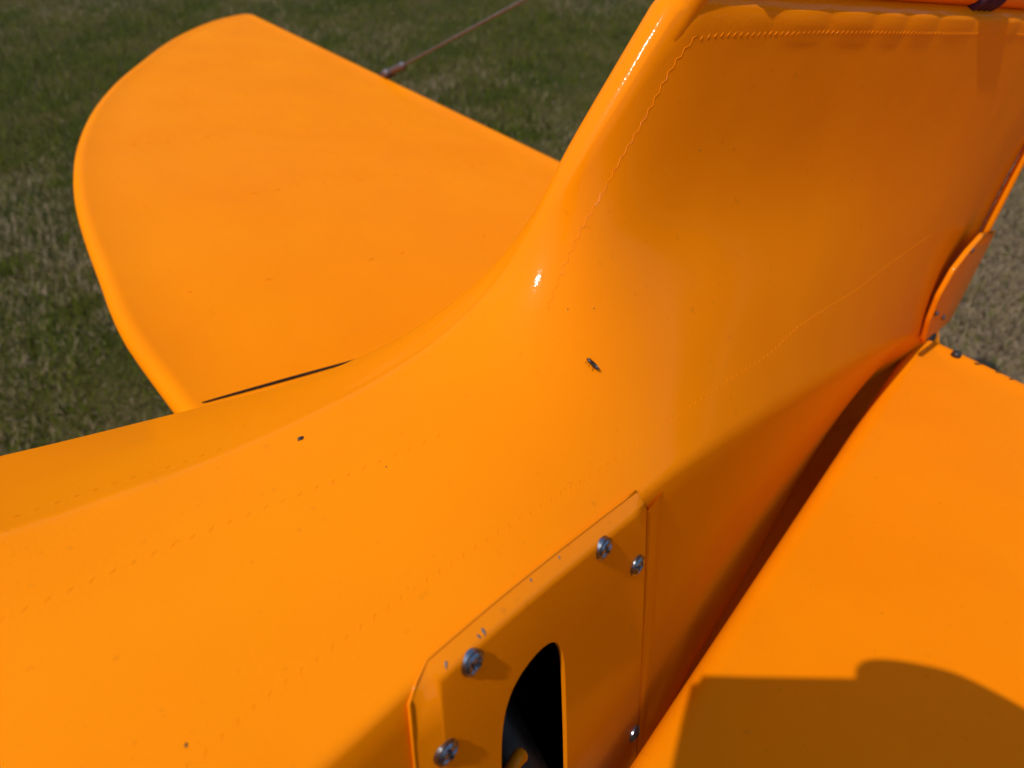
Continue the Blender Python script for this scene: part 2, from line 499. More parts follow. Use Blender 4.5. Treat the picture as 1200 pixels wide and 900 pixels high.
# ================================================================ the aeroplane
plane = bpy.data.objects.new('aeroplane', None); col.objects.link(plane)
plane.matrix_world = AIR
set_props(plane, 'glossy orange-yellow fabric-covered light aeroplane seen close at its tail', 'aeroplane')

V, F, COLS = build_fuselage()
fuselage = mesh_obj('fuselage_cover', V, F, PAINT, plane)
fuselage['label'] = 'fabric skin of rear fuselage sweeping up into the lower fin'

# surface lookup on the port / starboard cover (between ridge and longeron)
RX = [p[0] for p in RP]
def cover(x, v, side=-1, off=0.0):
    """v 0 at the ridge tangent, 1 at the longeron"""
    i = 0
    while i < len(RX) - 2 and RX[i + 1] < x: i += 1
    t = (x - RX[i]) / (RX[i + 1] - RX[i])
    def s(i):
        pts = GRID[side][i][6:]
        f = min(max(v, 0), .9999) * (len(pts) - 1); k = int(f)
        return pts[k].lerp(pts[k + 1], f - k)
    p = s(i).lerp(s(i + 1), t)
    if off == 0: return p
    e = .004
    n = (cover(x + e, v, side) - cover(x - e, v, side)).cross(cover(x, min(1, v + .03), side) - cover(x, max(0, v - .03), side)).normalized()
    if n.y * side < 0: n = -n
    if abs(n.y) < .2 and n.z < 0: n = -n
    return p + n * off

def zigzag(name, pts, parent, amp, period, r, slant=False):
    """row of zigzag stitches along a polyline of (point, normal) on the skin"""
    P = [Vector(p) for p, n in pts]; NN = [Vector(n) for p, n in pts]
    cum = [0]
    for a, b in zip(P, P[1:]): cum.append(cum[-1] + (b - a).length)
    tot = cum[-1]; out = []; V = []; F = []
    def at(d):
        i = 0
        while i < len(cum) - 2 and cum[i + 1] < d: i += 1
        t = (d - cum[i]) / max(1e-9, cum[i + 1] - cum[i])
        return P[i].lerp(P[i + 1], t), NN[i].lerp(NN[i + 1], t).normalized(), (P[i + 1] - P[i]).normalized()
    k = 0; d = 0
    while d < tot:
        p, n, t = at(d); s = n.cross(t).normalized()
        if slant:
            q, n2, t2 = at(min(tot, d + period * .55))
            tube([p - s * amp - n * r * .5, (p + q) / 2 + n * r * .15, q + s * amp - n * r * .5], [r * .6, r, r * .6], 6, V, F)
            d += period
        else:
            out.append(p + s * (amp if k % 2 else -amp) + n * (r * .1)); d += period / 2
        k += 1
    if not slant: tube(out, r, 5, V, F)
    o = mesh_obj(name, V, F, PAINT, parent); o['kind'] = 'stuff'
    return o

SEAMS = []   # filled below from (x, v) tables
def seam_on_cover(xv, side, amp, period, r, slant=False, step=.004):
    C = Curve1(xv) if len(xv) > 1 else None
    x0, x1 = xv[0][0], xv[-1][0]; n = max(2, int((x1 - x0) / step)); pts = []
    for k in range(n + 1):
        x = x0 + (x1 - x0) * k / n; v = C(x)
        p = cover(x, v, side); q = cover(x, v, side, .001)
        pts.append((p, (q - p).normalized()))
    return zigzag('stitched_seam', pts, fuselage, amp, period, r, slant)

seam_on_cover([(-.4676, .240), (-.4611, .193), (-.4504, .145), (-.4427, .130), (-.4371, .113), (-.4281, .090), (-.4209, .060), (-.4112, .033)], -1, .00062, .0046, .00013, step=.0012)
seam_on_cover([(-.4102, .040), (-.3774, .046), (-.3174, .040), (-.2334, .033), (-.1278, .024), (-.02, .024)], -1, .0009, .0036, .00022, slant=True)
seam_on_cover([(-.6519, .77), (-.6195, .805), (-.6025, .782), (-.5922, .780), (-.5635, .782), (-.5373, .793), (-.5094, .813), (-.487, .833), (-.4611, .847), (-.4271, .853), (-.3774, .850), (-.3318, .807), (-.2646, .76), (-.2262, .713), (-.15, .62)], -1, .0008, .0042, .00014, slant=True)
seam_on_cover([(-.660, .23), (-.640, .228), (-.625, .232), (-.604, .238), (-.583, .258), (-.5546, .300), (-.52, .36)], -1, .0008, .0050, .00014, slant=True)
seam_on_cover([(-.660, .09), (-.6366, .088), (-.615, .085), (-.5922, .045), (-.575, .02)], 1, .0009, .0050, .00017, slant=True)

# ---- flat tail surfaces: concentric rings around a rounded tube edge
def fillet(poly, R, sharp=35):
    """round the corners of a closed polyline by arcs of radius R"""
    n = len(poly); P = [Vector(p) for p in poly]
    # drop near-duplicate points first
    Q = []
    for p in P:
        if not Q or (p - Q[-1]).length > 1e-5: Q.append(p)
    P = Q; n = len(P); out = []
    for i in range(n):
        a = (P[i - 1] - P[i]); b = (P[(i + 1) % n] - P[i])
        ang = a.angle(b)
        if math.pi - ang < math.radians(sharp): out.append(('p', P[i])); continue
        da = a.normalized(); db = b.normalized(); tl = R / math.tan(ang / 2)
        arc = []
        c = P[i] + (da + db).normalized() * (R / math.sin(ang / 2))
        s0 = P[i] + da * tl - c; s1 = P[i] + db * tl - c
        th = s0.angle_signed(s1)
        for k in range(8):
            t = -th * k / 7
            arc.append(c + Vector((s0.x * math.cos(t) - s0.y * math.sin(t), s0.x * math.sin(t) + s0.y * math.cos(t))))
        out.append(('c', arc, P[i], tl))
    res = []
    cor = [(o[2], o[3]) for o in out if o[0] == 'c']
    for o in out:
        if o[0] == 'p':
            if all((o[1] - c).length > t * 1.02 for c, t in cor): res.append(tuple(o[1]))
        else: res += [tuple(q) for q in o[1]]
    return res

def surface(name, outline, spine, r, mat, parent, rings=9, sag=.0, closed_r=None):
    """outline: list of (x,y) counter-clockwise; spine: function giving the inner target; r: edge radius function or value"""
    outline = fillet(outline, (r if not callable(r) else r(0)) * 2.05)
    n = len(outline); V = []; F = []
    O = [Vector((a[0], a[1])) for a in outline]
    nor = []
    for i in range(n):
        t = (O[(i + 1) % n] - O[i]).normalized() + (O[i] - O[i - 1]).normalized(); t.normalize()
        nor.append(Vector((-t.y, t.x)))   # inward for ccw
    prof = []
    for k in range(5): an = math.pi / 2 * k / 4; prof.append((1 - math.cos(an), math.sin(an)))
    def ring(off, z, f):
        for i in range(n):
            ri = r(i) if callable(r) else r
            p = O[i] + nor[i] * (off * ri)
            c = Vector(spine(outline[i]))
            q = p.lerp(c, f)
            V.append(Vector((q.x, q.y, z * ri if f == 0 else z * ri)))
    fr = [((k + 1) / rings) ** 1.0 for k in range(rings)]
    for sgn in (1, -1):
        b = len(V); cnt = 0
        for off, z in prof:
            ring(off, sgn * z, 0); cnt += 1
        ring(1.5, sgn * .95, 0); ring(1.9, sgn * .86, 0); cnt += 2
        for f in fr:
            zz = 1 - sag * math.sin(math.pi * min(1, f * .9)) * 0
            ring(1.9 if f < .99 else 0, sgn * .85, f); cnt += 1
        for k in range(cnt - 1):
            for i in range(n):
                j = (i + 1) % n
                q = (b + k * n + i, b + k * n + j, b + (k + 1) * n + j, b + (k + 1) * n + i)
                F.append(q if sgn > 0 else q[::-1])
    o = mesh_obj(name, V, F, mat, parent)
    bm = bmesh.new(); bm.from_mesh(o.data)
    bmesh.ops.remove_doubles(bm, verts=bm.verts[:], dist=1e-6)
    bmesh.ops.dissolve_degenerate(bm, dist=1e-7, edges=bm.edges[:])
    bmesh.ops.recalc_face_normals(bm, faces=bm.faces[:]); bm.to_mesh(o.data); bm.free()
    o.data.polygons.foreach_set('use_smooth', [True] * len(o.data.polygons))
    return o

STAB_LE = [(.172, -.5455), (.257, -.547), (.369, -.536), (.483, -.520), (.584, -.497), (.710, -.454), (.839, -.393), (.960, -.321), (1.088, -.238), (1.215, -.132), (1.262, -.080), (1.297, -.026)]
def stab_outline(side):
    c = Curve1(STAB_LE)
    pts = []
    if side > 0:
        ry0, ry1 = .150, .110
    else:
        ry0, ry1 = .1240, -.002
    ys = [ry0 + (1.27 - ry0) * (k / 48) for k in range(49)]
    for y in ys: pts.append((c(y) if y > .172 else -.545, y))
    pts.append((-.026, 1.297))
    root = Curve1([(-.545, .150), (-.50, .150), (-.46, .148), (-.42, .145), (-.025, .110)]) if side > 0 else Curve1([(-.545, ry0), (-.025, ry1)])
    for k in range(1, 48): pts.append((-.025, 1.297 + (root(-.025) - 1.297) * k / 48))
    pts.append((-.025, root(-.025)))
    for k in range(1, 40): x_ = -.025 - .52 * k / 40; pts.append((x_, root(x_)))
    if side < 0: pts = [(x, -y) for x, y in pts]
    # orient ccw
    A = sum(pts[i][0] * pts[(i + 1) % len(pts)][1] - pts[(i + 1) % len(pts)][0] * pts[i][1] for i in range(len(pts)))
    if A < 0: pts.reverse()
    return pts
def stab(side):
    o = surface('stabilizer', stab_outline(side), lambda p: (-.22 + .10 * smooth01((abs(p[1]) - .7) / .6), side * min(max(abs(p[1]), .25), 1.12)), .0078, PAINT_DULL, plane); o.location = (0, 0, .003)
    o['label'] = 'far stabilizer with rounded tip and bright leading edge' if side > 0 else 'near stabilizer carrying the dark shadow of a hand and phone'
    # chordwise ribs under the fabric: low stitched bumps
    c = Curve1(STAB_LE)
    for y in (.30, .46, .62, .78, .94, 1.08):
        V = []; F = []
        x0 = c(y) + .05; x = x0
        while x < -.045:
            if random.random() < .75:
                p = Vector((x, side * (y + random.uniform(-.003, .003)), .00663)); l = random.uniform(.006, .016)
                d = Vector((1, random.uniform(-.25, .25), 0)).normalized()
                tube([p - d * l / 2 - Vector((0, 0, .0006)), p - Vector((0, 0, .0002)), p + d * l / 2 - Vector((0, 0, .0006))], [.0006, .0010, .0006], 6, V, F)
            x += random.uniform(.014, .045)
        mesh_obj('rib_stitching', V, F, PAINT, o)['kind'] = 'stuff'
    return o
stab_s = stab(1); stab_p = stab(-1)
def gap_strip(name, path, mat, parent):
    """dark strip painted as the shade in a stabilizer root gap: path of (point, half width)"""
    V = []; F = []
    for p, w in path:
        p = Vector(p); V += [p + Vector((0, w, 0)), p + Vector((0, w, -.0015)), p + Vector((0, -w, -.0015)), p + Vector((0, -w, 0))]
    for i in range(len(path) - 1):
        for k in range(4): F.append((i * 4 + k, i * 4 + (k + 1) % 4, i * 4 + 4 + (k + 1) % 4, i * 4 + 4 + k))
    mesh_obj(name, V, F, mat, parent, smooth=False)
gap_strip('root_gap_shade', [((-.540 + .117 * k / 24, .1755 - .0015 * (k / 24), .0071), .0003 + .0011 * math.sin(math.pi * k / 24) ** .7) for k in range(25)], simple('gap_shade_paint', (.018, .008, .003), .9, 0, .1, .3, 60), stab_s)  # shade of the far root gap, put into the strip's dark colour
V = []; F = []
for k in range(26):
    x = -.555 + .530 * k / 25; q = long_p(x); f = flank_p(x, (q.z + .070))
    yo = min(root_y(x) - .020, -.030)
    V += [Vector((x, f.y + .006, -.068)), Vector((x, yo, -.070)), Vector((x, yo, -.072)), Vector((x, f.y + .006, -.070))]
for i in range(25):
    for k in range(4): F.append((i * 4 + k, i * 4 + (k + 1) % 4, i * 4 + 4 + (k + 1) % 4, i * 4 + 4 + k))
mesh_obj('root_gap_blocker', V, F, PAINT, stab_p, smooth=False)  # added sheet under the near root gap, blocks light and ground from below

def elevator(side):
    pts = []
    for k in range(33):
        y = .07 + (1.20) * k / 32
        pts.append((0.012, y))
    n = 26
    for k in range(1, n):
        a = math.pi / 2 * k / n
        pts.append((.012 + .30 * math.sin(a) * (1 if a < 1.2 else 1), .55 + .74 * math.cos(a)))
    for k in range(12): pts.append((.312, .55 - .38 * k / 12))
    for k in range(8): pts.append((.312 - .10 * k / 8, .17 - .08 * k / 8))
    for k in range(6): pts.append((.21 - .18 * k / 6, .085 - .012 * k / 6))
    if side < 0: pts = [(x, -y) for x, y in pts]
    A = sum(pts[i][0] * pts[(i + 1) % len(pts)][1] - pts[(i + 1) % len(pts)][0] * pts[i][1] for i in range(len(pts)))
    if A < 0: pts.reverse()
    o = surface('elevator', pts, lambda p: (.12, side * min(max(abs(p[1]), .2), 1.0)), .008, PAINT, plane)
    o.location = (-.016, 0, -.004); o.rotation_euler = (0, math.radians(36), 0)
    o['label'] = 'drooping elevator behind the far stabilizer' if side > 0 else 'drooping elevator behind the near stabilizer'
elevator(1); elevator(-1)

# upper fin above the hem and the rudder, both in the plane of symmetry (outline in x,z)
UF = [(-.4065, .2495), (-.395, .2675), (-.36, .325), (-.32, .39), (-.275, .455), (-.225, .515), (-.17, .565), (-.11, .60), (-.05, .615), (-.008, .615)]
pts = []
for k in range(33): pts.append((-.400 + .394 * k / 32, .2480 - .0045 * k / 32))
for k in range(1, 16): pts.append((-.004, .2435 + (.61 - .2435) * k / 16))
pts += list(reversed(UF))
UFc = []
for i in range(len(pts)):
    UFc.append(pts[i])
o = surface('upper_fin', UFc, lambda p: (min(-.05, max(-.24, p[0])), .36 + .35 * (min(-.05, max(-.24, p[0])) + .24)), .0086, PAINT, plane)
o.rotation_euler = (math.radians(90), 0, 0)
o['label'] = 'upper fin cover above the gathered hem'
rp = []
for k in range(24): rp.append((.012, -.16 + .80 * k / 23))
for k in range(1, 24):
    a = math.pi * k / 24
    rp.append((.012 + .36 * math.sin(a) ** .8, .24 + .40 * math.cos(a)))
A = sum(rp[i][0] * rp[(i + 1) % len(rp)][1] - rp[(i + 1) % len(rp)][0] * rp[i][1] for i in range(len(rp)))
if A < 0: rp.reverse()
rud = surface('rudder', rp, lambda p: (.12, min(max(p[1], .0), .45)), .008, PAINT, plane)
rud.rotation_euler = (math.radians(90), 0, math.radians(24)); rud.location = (-.006, .010, 0)
rud['label'] = 'rudder swung away behind the fin'

# leading-edge tube, continuous from the lower cover into the upper fin
le = [Vector((-.4545, 0, .1765)), Vector((-.447, 0, .1915)), Vector((-.431, 0, .2178)), Vector((-.4185, 0, .2372)), Vector((-.4065, 0, .2565)), Vector((-.395, 0, .2750)), Vector((-.368, 0, .3190)), Vector((-.325, 0, .3885))]
Vt, Ft = tube(le, [.0015, .0036, .0058, .0074, .0081, .0084, .0084, .0080], 20)
mesh_obj('fin_leading_edge', Vt, Ft, PAINT, plane)
# fin trailing edge tube and the metal plate over the tail post
Vt, Ft = tube([(-.0042, -.0036, .075), (-.0042, -.0040, .10), (-.0042, -.0044, .17), (-.0042, -.0068, .240)], .0030, 8)
mesh_obj('fin_trailing_edge', Vt, Ft, PAINT, plane)

def fairing():
    out = [(-.080, .028), (-.092, .050), (-.0965, .070), (-.092, .088), (-.079, .099), (-.060, .107), (-.040, .100), (-.004, .084)]
    V = []; F = []
    n = len(out)
    def yy(x, z): return -.0200 + .0105 * ((x + .097) / .097) ** 1.5
    for x, z in out:                       # outer skin, from curved front edge to the post
        for k in range(7):
            f = k / 6; xx = x + (.001 - x) * f; zz = z + ((.018 + (z - .028) * 1.0) - z) * f
            V.append(Vector((xx, yy(xx, zz), zz)))
    for i in range(n - 1):
        for k in range(6): F.append((i * 7 + k, (i + 1) * 7 + k, (i + 1) * 7 + k + 1, i * 7 + k + 1))
    b = len(V)
    V += [v + Vector((0, .0012, 0)) for v in V[:]]
    F += [tuple(reversed([b + a for a in q])) for q in F[:]]
    o = mesh_obj('tail_post_plate', V, F, PAINT_METAL, plane)
    o['label'] = 'curved metal plate with bright rolled edge at the tail post'
    edge = []
    c = [Vector((x, yy(x, z) - .0006, z)) for x, z in out[:6]]
    for i in range(len(c) - 1):
        for k in range(5): edge.append(c[i].lerp(c[i + 1], k / 5))
    edge.append(c[-1])
    Vv, Ff = tube(edge, .0021, 7)
    mesh_obj('rolled_edge', Vv, Ff, PAINT_METAL, o)
    for x, z in ((-.066, .0965), (-.078, .050), (-.049, .038)):
        y = yy(x, z) - .0008
        bm = bmesh.new(); bmesh.ops.create_uvsphere(bm, u_segments=10, v_segments=6, radius=.0022)
        bmesh.ops.scale(bm, vec=(1, .5, 1), verts=bm.verts[:]); bmesh.ops.translate(bm, vec=(x, y, z), verts=bm.verts[:])
        bm_obj('rivet', bm, STEEL, o)
fairing()

# ---------------------------------------------------------------- cover panel with the trim slot
PX0, PX1 = -.5680, -.4800          # fold line front and rear edge
D_TOP, D_BOT = .0014, .175
OFF = .0026
def pn(x, d, off):
    return flank_p(x, d) + flank_n(x, max(d, .004)) * off
HOLE = [(-.5464, .0728), (-.5474, .0560), (-.5472, .0430), (-.5460, .0345), (-.5434, .0285), (-.5395, .0250), (-.5350, .0232), (-.5304, .0226), (-.5260, .0238), (-.5226, .0274), (-.5194, .036),
        (-.5168, .0576), (-.5136, .0896), (-.5125, .105), (-.5180, .116), (-.5290, .119), (-.5390, .112), (-.5445, .095)]
SCREWS = [(-.5030, .0042, .4), (-.4815, .0240, 1.1), (-.5576, .0048, .8), (-.5675, .0262, .2), (-.4625, .1250, .9)]
CHIPS = [(-.552, .0007, .0011, .0006, .5), (-.5538, .0007, .0007, .0004, 1.2), (-.5648, .0007, .0010, .0004, .3), (-.532, -.004, .0006, .0003, .2), (-.520, -.004, .0006, .0003, .6)]
TRIM_P = flank_p(-.5300, .0700) + Vector((.004, .022, -.014))
def panel():
    V = []; F = []
    bm = bmesh.new()
    # flat plate with slot
    top = [(PX0 + (PX1 - PX0) * k / 14, D_TOP) for k in range(15)]
    right = [(PX1 + .166 * (D_BOT - D_TOP) * k / 12, D_TOP + (D_BOT - D_TOP) * k / 12) for k in range(1, 13)]
    bot = [(PX1 + .166 * (D_BOT - D_TOP) + (PX0 - PX1 - .166 * (D_BOT - D_TOP)) * k / 14, D_BOT) for k in range(1, 15)]
    left = [(PX0, D_BOT + (D_TOP - D_BOT) * k / 12) for k in range(1, 12)]
    outer = [bm.verts.new(pn(x, d, OFF)) for x, d in top + right + bot + left]
    # dense smooth hole outline
    H = HOLE_FULL
    inner = [bm.verts.new(pn(x, d, OFF)) for x, d in H]
    ed = []
    for lst in (outer, inner):
        for i in range(len(lst)): ed.append(bm.edges.new((lst[i], lst[(i + 1) % len(lst)])))
    bmesh.ops.triangle_fill(bm, use_beauty=True, use_dissolve=False, edges=ed)
    # rim of the slot going inwards
    rim = [bm.verts.new(pn(x, d, OFF - .0016)) for x, d in H]
    for i in range(len(H)):
        j = (i + 1) % len(H); bm.faces.new((inner[i], inner[j], rim[j], rim[i]))
    # bevelled flanges: top one folds over the longeron on to the deck, front one falls to the flank
    nt_ = len(top)
    def deck(x, w):   # a point on the deck w metres inboard of the longeron
        a = cover(min(x, -.01), 1.0); b_ = cover(min(x, -.01), .85)
        dr = (b_ - a).normalized(); nn = Vector((0, 0, 1))
        return long_p(x) + dr * w + nn * .0010
    dk = [bm.verts.new(deck(x, .0024)) for x, d in top]
    dk2 = [bm.verts.new(deck(x, .0026) - Vector((0, 0, .0022))) for x, d in top]
    for i in range(nt_ - 1):
        bm.faces.new((outer[i], outer[i + 1], dk[i + 1], dk[i]))
        bm.faces.new((dk[i], dk[i + 1], dk2[i + 1], dk2[i]))
    lefts = [outer[0]] + list(reversed(outer[-len(left):])) + [outer[len(top) + len(right) + len(bot) - 1]]
    lc = [(PX0, D_TOP)] + list(reversed(left)) + [(PX0, D_BOT)]
    fl = [bm.verts.new(pn(x - .0080, d + .0015, .0007)) for x, d in lc]
    fl2 = [bm.verts.new(pn(x - .0080, d + .0015, -.0014)) for x, d in lc]
    for i in range(len(lc) - 1):
        bm.faces.new((lefts[i], lefts[i + 1], fl[i + 1], fl[i])); bm.faces.new((fl[i], fl[i + 1], fl2[i + 1], fl2[i]))
    bm.faces.new((outer[0], dk[0], fl[0])); bm.faces.new((dk[0], dk2[0], fl2[0], fl[0]))
    # rear edge thickness
    rr = [outer[len(top) - 1]] + outer[len(top):len(top) + len(right)]
    re = [bm.verts.new(pn(x, d, -.0004)) for x, d in [top[-1]] + right]
    for i in range(len(rr) - 1): bm.faces.new((rr[i], rr[i + 1], re[i + 1], re[i]))
    lip_path = [v.co.copy() for v in reversed(fl)] + [dk[0].co.lerp(fl[0].co, .5) + Vector((-.0004, 0, .0004))] + [v.co.copy() for v in dk]
    bw = bm.edges.layers.float.new('bevel_weight_edge')
    for lst in ([outer[i] for i in range(nt_)], lefts):
        for a_, b_ in zip(lst, lst[1:]):
            e = bm.edges.get((a_, b_))
            if e: e[bw] = .7 if lst is not lefts else .25
    o = bm_obj('cover_panel', bm, PAINT_METAL, plane, smooth=False)
    o['label'] = 'bevelled sheet-metal cover panel with tall rounded slot'
    Vl, Fl = tube(lip_path, .00042, 6); mesh_obj('panel_lip', Vl, Fl, PAINT_METAL, o)
    b = o.modifiers.new('bevel', 'BEVEL'); b.width = .0022; b.segments = 4; b.limit_method = 'WEIGHT'
    o.data.polygons.foreach_set('use_smooth', [True] * len(o.data.polygons))
    o.data.set_sharp_from_angle(angle=math.radians(60))
    return o

def seam_lip():
    V = []; F = []; n = 20
    prof = [(.0013, -.0010), (.0013, .0019), (.0019, .0023), (.0040, .0020), (.0085, .0010), (.0140, .0001), (.0150, -.0012)]
    for k in range(n + 1):
        d = .004 + .171 * k / n; x = PX1 + .166 * (d - D_TOP)
        for dx, off in prof: V.append(pn(x + dx, d, off))
    m = len(prof)
    for k in range(n):
        for j in range(m - 1): F.append((k * m + j, k * m + j + 1, (k + 1) * m + j + 1, (k + 1) * m + j))
    mesh_obj('rear_skin_lap', V, F, PAINT, plane)
seam_lip()

def smooth_closed(pts, k=6):
    out = []; n = len(pts)
    for i in range(n):
        p0, p1, p2, p3 = [np.array(pts[(i + j - 1) % n]) for j in range(4)]
        for a in range(k):
            t = a / k
            out.append(tuple(.5 * ((2 * p1) + (-p0 + p2) * t + (2 * p0 - 5 * p1 + 4 * p2 - p3) * t * t + (-p0 + 3 * p1 - 3 * p2 + p3) * t**3)))
    return out
HOLE_FULL = smooth_closed(HOLE, 5)
cover_panel = panel()

# pan-head cross-recess screws
def screw_mesh():
    bm = bmesh.new()
    R0 = .0031
    prof = [(0, .0005), (.30, .0006), (.42, .00125), (.62, .0012), (.82, .00095), (.95, .0005), (1.0, .0001), (1.0, -.0015)]
    rings = []
    N = 24
    for f, h in prof:
        ring = []
        for k in range(N):
            a = 2 * math.pi * k / N
            hh = h
            if f in (.30, .42):
                c = max(abs(math.cos(2 * a)), 0)
                cross = (abs(math.cos(a)) > .93 or abs(math.sin(a)) > .93)
                hh = .0003 if cross else (.00128 if f == .42 else .0010)
            if f == .62: hh = .0006 if (abs(math.cos(a)) > .97 or abs(math.sin(a)) > .97) else .0012
            ring.append(bm.verts.new((f * R0 * math.cos(a), f * R0 * math.sin(a), hh)))
        rings.append(ring)
    for i in range(1, len(rings)):
        for k in range(N):
            j = (k + 1) % N
            if i == 1:
                bm.faces.new((rings[0][0], rings[1][k], rings[1][j])) if k == -1 else None
            bm.faces.new((rings[i - 1][k], rings[i][k], rings[i][j], rings[i - 1][j]))
    # washer
    w0 = [bm.verts.new((R0 * 1.18 * math.cos(2 * math.pi * k / N), R0 * 1.18 * math.sin(2 * math.pi * k / N), .0003)) for k in range(N)]
    w1 = [bm.verts.new((R0 * 1.22 * math.cos(2 * math.pi * k / N), R0 * 1.22 * math.sin(2 * math.pi * k / N), -.0012)) for k in range(N)]
    for k in range(N):
        j = (k + 1) % N
        bm.faces.new((rings[-2][k], w0[k], w0[j], rings[-2][j])); bm.faces.new((w0[k], w1[k], w1[j], w0[j]))
    bmesh.ops.remove_doubles(bm, verts=bm.verts[:], dist=1e-6)
    bmesh.ops.recalc_face_normals(bm, faces=bm.faces[:])
    me = bpy.data.meshes.new('screw'); bm.to_mesh(me); bm.free(); me.materials.append(STEEL)
    me.polygons.foreach_set('use_smooth', [True] * len(me.polygons)); me.set_sharp_from_angle(angle=math.radians(40))
    return me
SM = screw_mesh()
def place_screw(x, d, off, spin, tilt=None):
    n = flank_n(x, d) if tilt is None else tilt.normalized()
    p = flank_p(x, d) + flank_n(x, d) * off
    o = bpy.data.objects.new('screw', SM); col.objects.link(o); o.parent = cover_panel
    q = n.to_track_quat('Z', 'Y').to_matrix().to_4x4()
    o.matrix_local = Matrix.Translation(p) @ q @ Matrix.Rotation(spin, 4, 'Z')
for x, d, spin in SCREWS: place_screw(x, d, OFF + .0004, spin)

def flake(name, p, n, a, b, ang, mat, parent, thick=.0002):
    """thin irregular chip or stain lying on a surface"""
    n = n.normalized(); u = n.orthogonal().normalized(); w = n.cross(u)
    u, w = u * math.cos(ang) + w * math.sin(ang), w * math.cos(ang) - u * math.sin(ang)
    V = []; F = []; N = 12
    for k in range(N):
        t = 2 * math.pi * k / N; s = random.uniform(.45, 1.15)
        V.append(p + n * thick + u * (a * s * math.cos(t)) + w * (b * s * math.sin(t)))
    V.append(p + n * thick * 1.6)
    for k in range(N): V.append(V[k] - n * thick * 2.5)
    for k in range(N): F.append((k, (k + 1) % N, N)); F.append((k, N + 1 + k, N + 1 + (k + 1) % N, (k + 1) % N))
    return mesh_obj(name, V, F, mat, parent, smooth=False)

for x, d, a, b, ang in CHIPS:
    if d > .0008:
        p = pn(x, d, OFF); n = flank_n(x, d)
    else:                                  # on the flange folded over the longeron
        def fl_(xx):
            c1 = cover(xx, 1.0); c0 = cover(xx, .85)
            return pn(xx, D_TOP, OFF), long_p(xx) + (c0 - c1).normalized() * .0024 + Vector((0, 0, .0010))
        a_, e_ = fl_(x); a2, e2 = fl_(x + .004)
        n = (e_ - a_).cross(a2 - a_).normalized(); n = n if n.z > 0 else -n
        f = .30 + .62 * min(1, (.0008 - d) / .0068); p = a_.lerp(e_, f)
    flake('paint_chip', p, n, a, b, ang, GREY_METAL, cover_panel)

# dark tray behind the slot and the stabilizer's front attachment tube
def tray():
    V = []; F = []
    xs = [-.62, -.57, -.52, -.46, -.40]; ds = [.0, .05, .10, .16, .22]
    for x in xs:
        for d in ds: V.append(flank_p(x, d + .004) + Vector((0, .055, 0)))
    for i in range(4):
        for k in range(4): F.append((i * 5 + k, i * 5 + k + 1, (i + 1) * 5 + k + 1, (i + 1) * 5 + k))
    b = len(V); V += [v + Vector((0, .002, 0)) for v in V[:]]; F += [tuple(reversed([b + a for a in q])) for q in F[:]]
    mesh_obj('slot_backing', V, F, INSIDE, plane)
tray()
def trim_tube():
    p = TRIM_P; d = Vector((.10, -.75, -.65)).normalized()
    Vv, Ff = tube([p - d * .05, p, p + d * .06], [.009, .009, .009], 16)
    o = mesh_obj('trim_tube', Vv, Ff, TUBE_DK, plane)
    q = flank_p(-.5330, .0650); q = q + (q - CAM).normalized() * .012
    Vv, Ff = tube([q - Vector((.004, 0, -.001)), q + Vector((-.004, -.001, .004)), q + Vector((-.008, -.002, .0035)), q + Vector((-.012, -.002, -.003))], [.0022, .0025, .0023, .0016], 10)
    mesh_obj('tube_end', Vv, Ff, PAINT_METAL, o)

# ---------------------------------------------------------------- hinge at the near stabilizer, lacing, bracing wire
def hinge():
    bm = bmesh.new(); bmesh.ops.create_cone(bm, cap_ends=True, segments=14, radius1=.0042, radius2=.0030, depth=.004)
    bmesh.ops.translate(bm, vec=(-.0365, -.034, .0084), verts=bm.verts[:])
    bm_obj('hinge_bolt', bm, DARK, stab_p)
    for x, y, a, b in ((-.0335, -.050, .006, .0014), (-.0320, -.064, .004, .0011), (-.0330, -.074, .003, .0009)):
        flake('rust_stain', Vector((x, y, .0079)), Vector((0, 0, 1)), b, a, random.uniform(0, .3), RUST, stab_p, .00025)
    bm = bmesh.new(); bmesh.ops.create_cube(bm, size=1); bmesh.ops.scale(bm, vec=(.020, .008, .010), verts=bm.verts[:])
    bmesh.ops.bevel(bm, geom=bm.edges[:], offset=.0015, segments=2, affect='EDGES')
    bmesh.ops.translate(bm, vec=(-.026, -.0062, .004), verts=bm.verts[:])
    bm_obj('hinge_lug', bm, DARK, stab_p)
hinge()

def lacing():
    V = []; F = []
    for k in range(4):
        x = -.196 + .0068 * k
        path = []
        for a in range(21):
            t = 2 * math.pi * a / 20
            path.append((x + .0025 * math.sin(t * .5), -.0100 * math.sin(t), .2560 - .0112 * math.cos(t)))
        tube(path, .0024, 7, V, F)
    o = mesh_obj('lacing_cord', V, F, PURPLE, plane); o['kind'] = 'stuff'
    o['label'] = 'dark purple cord wound round the fin hem'
lacing()

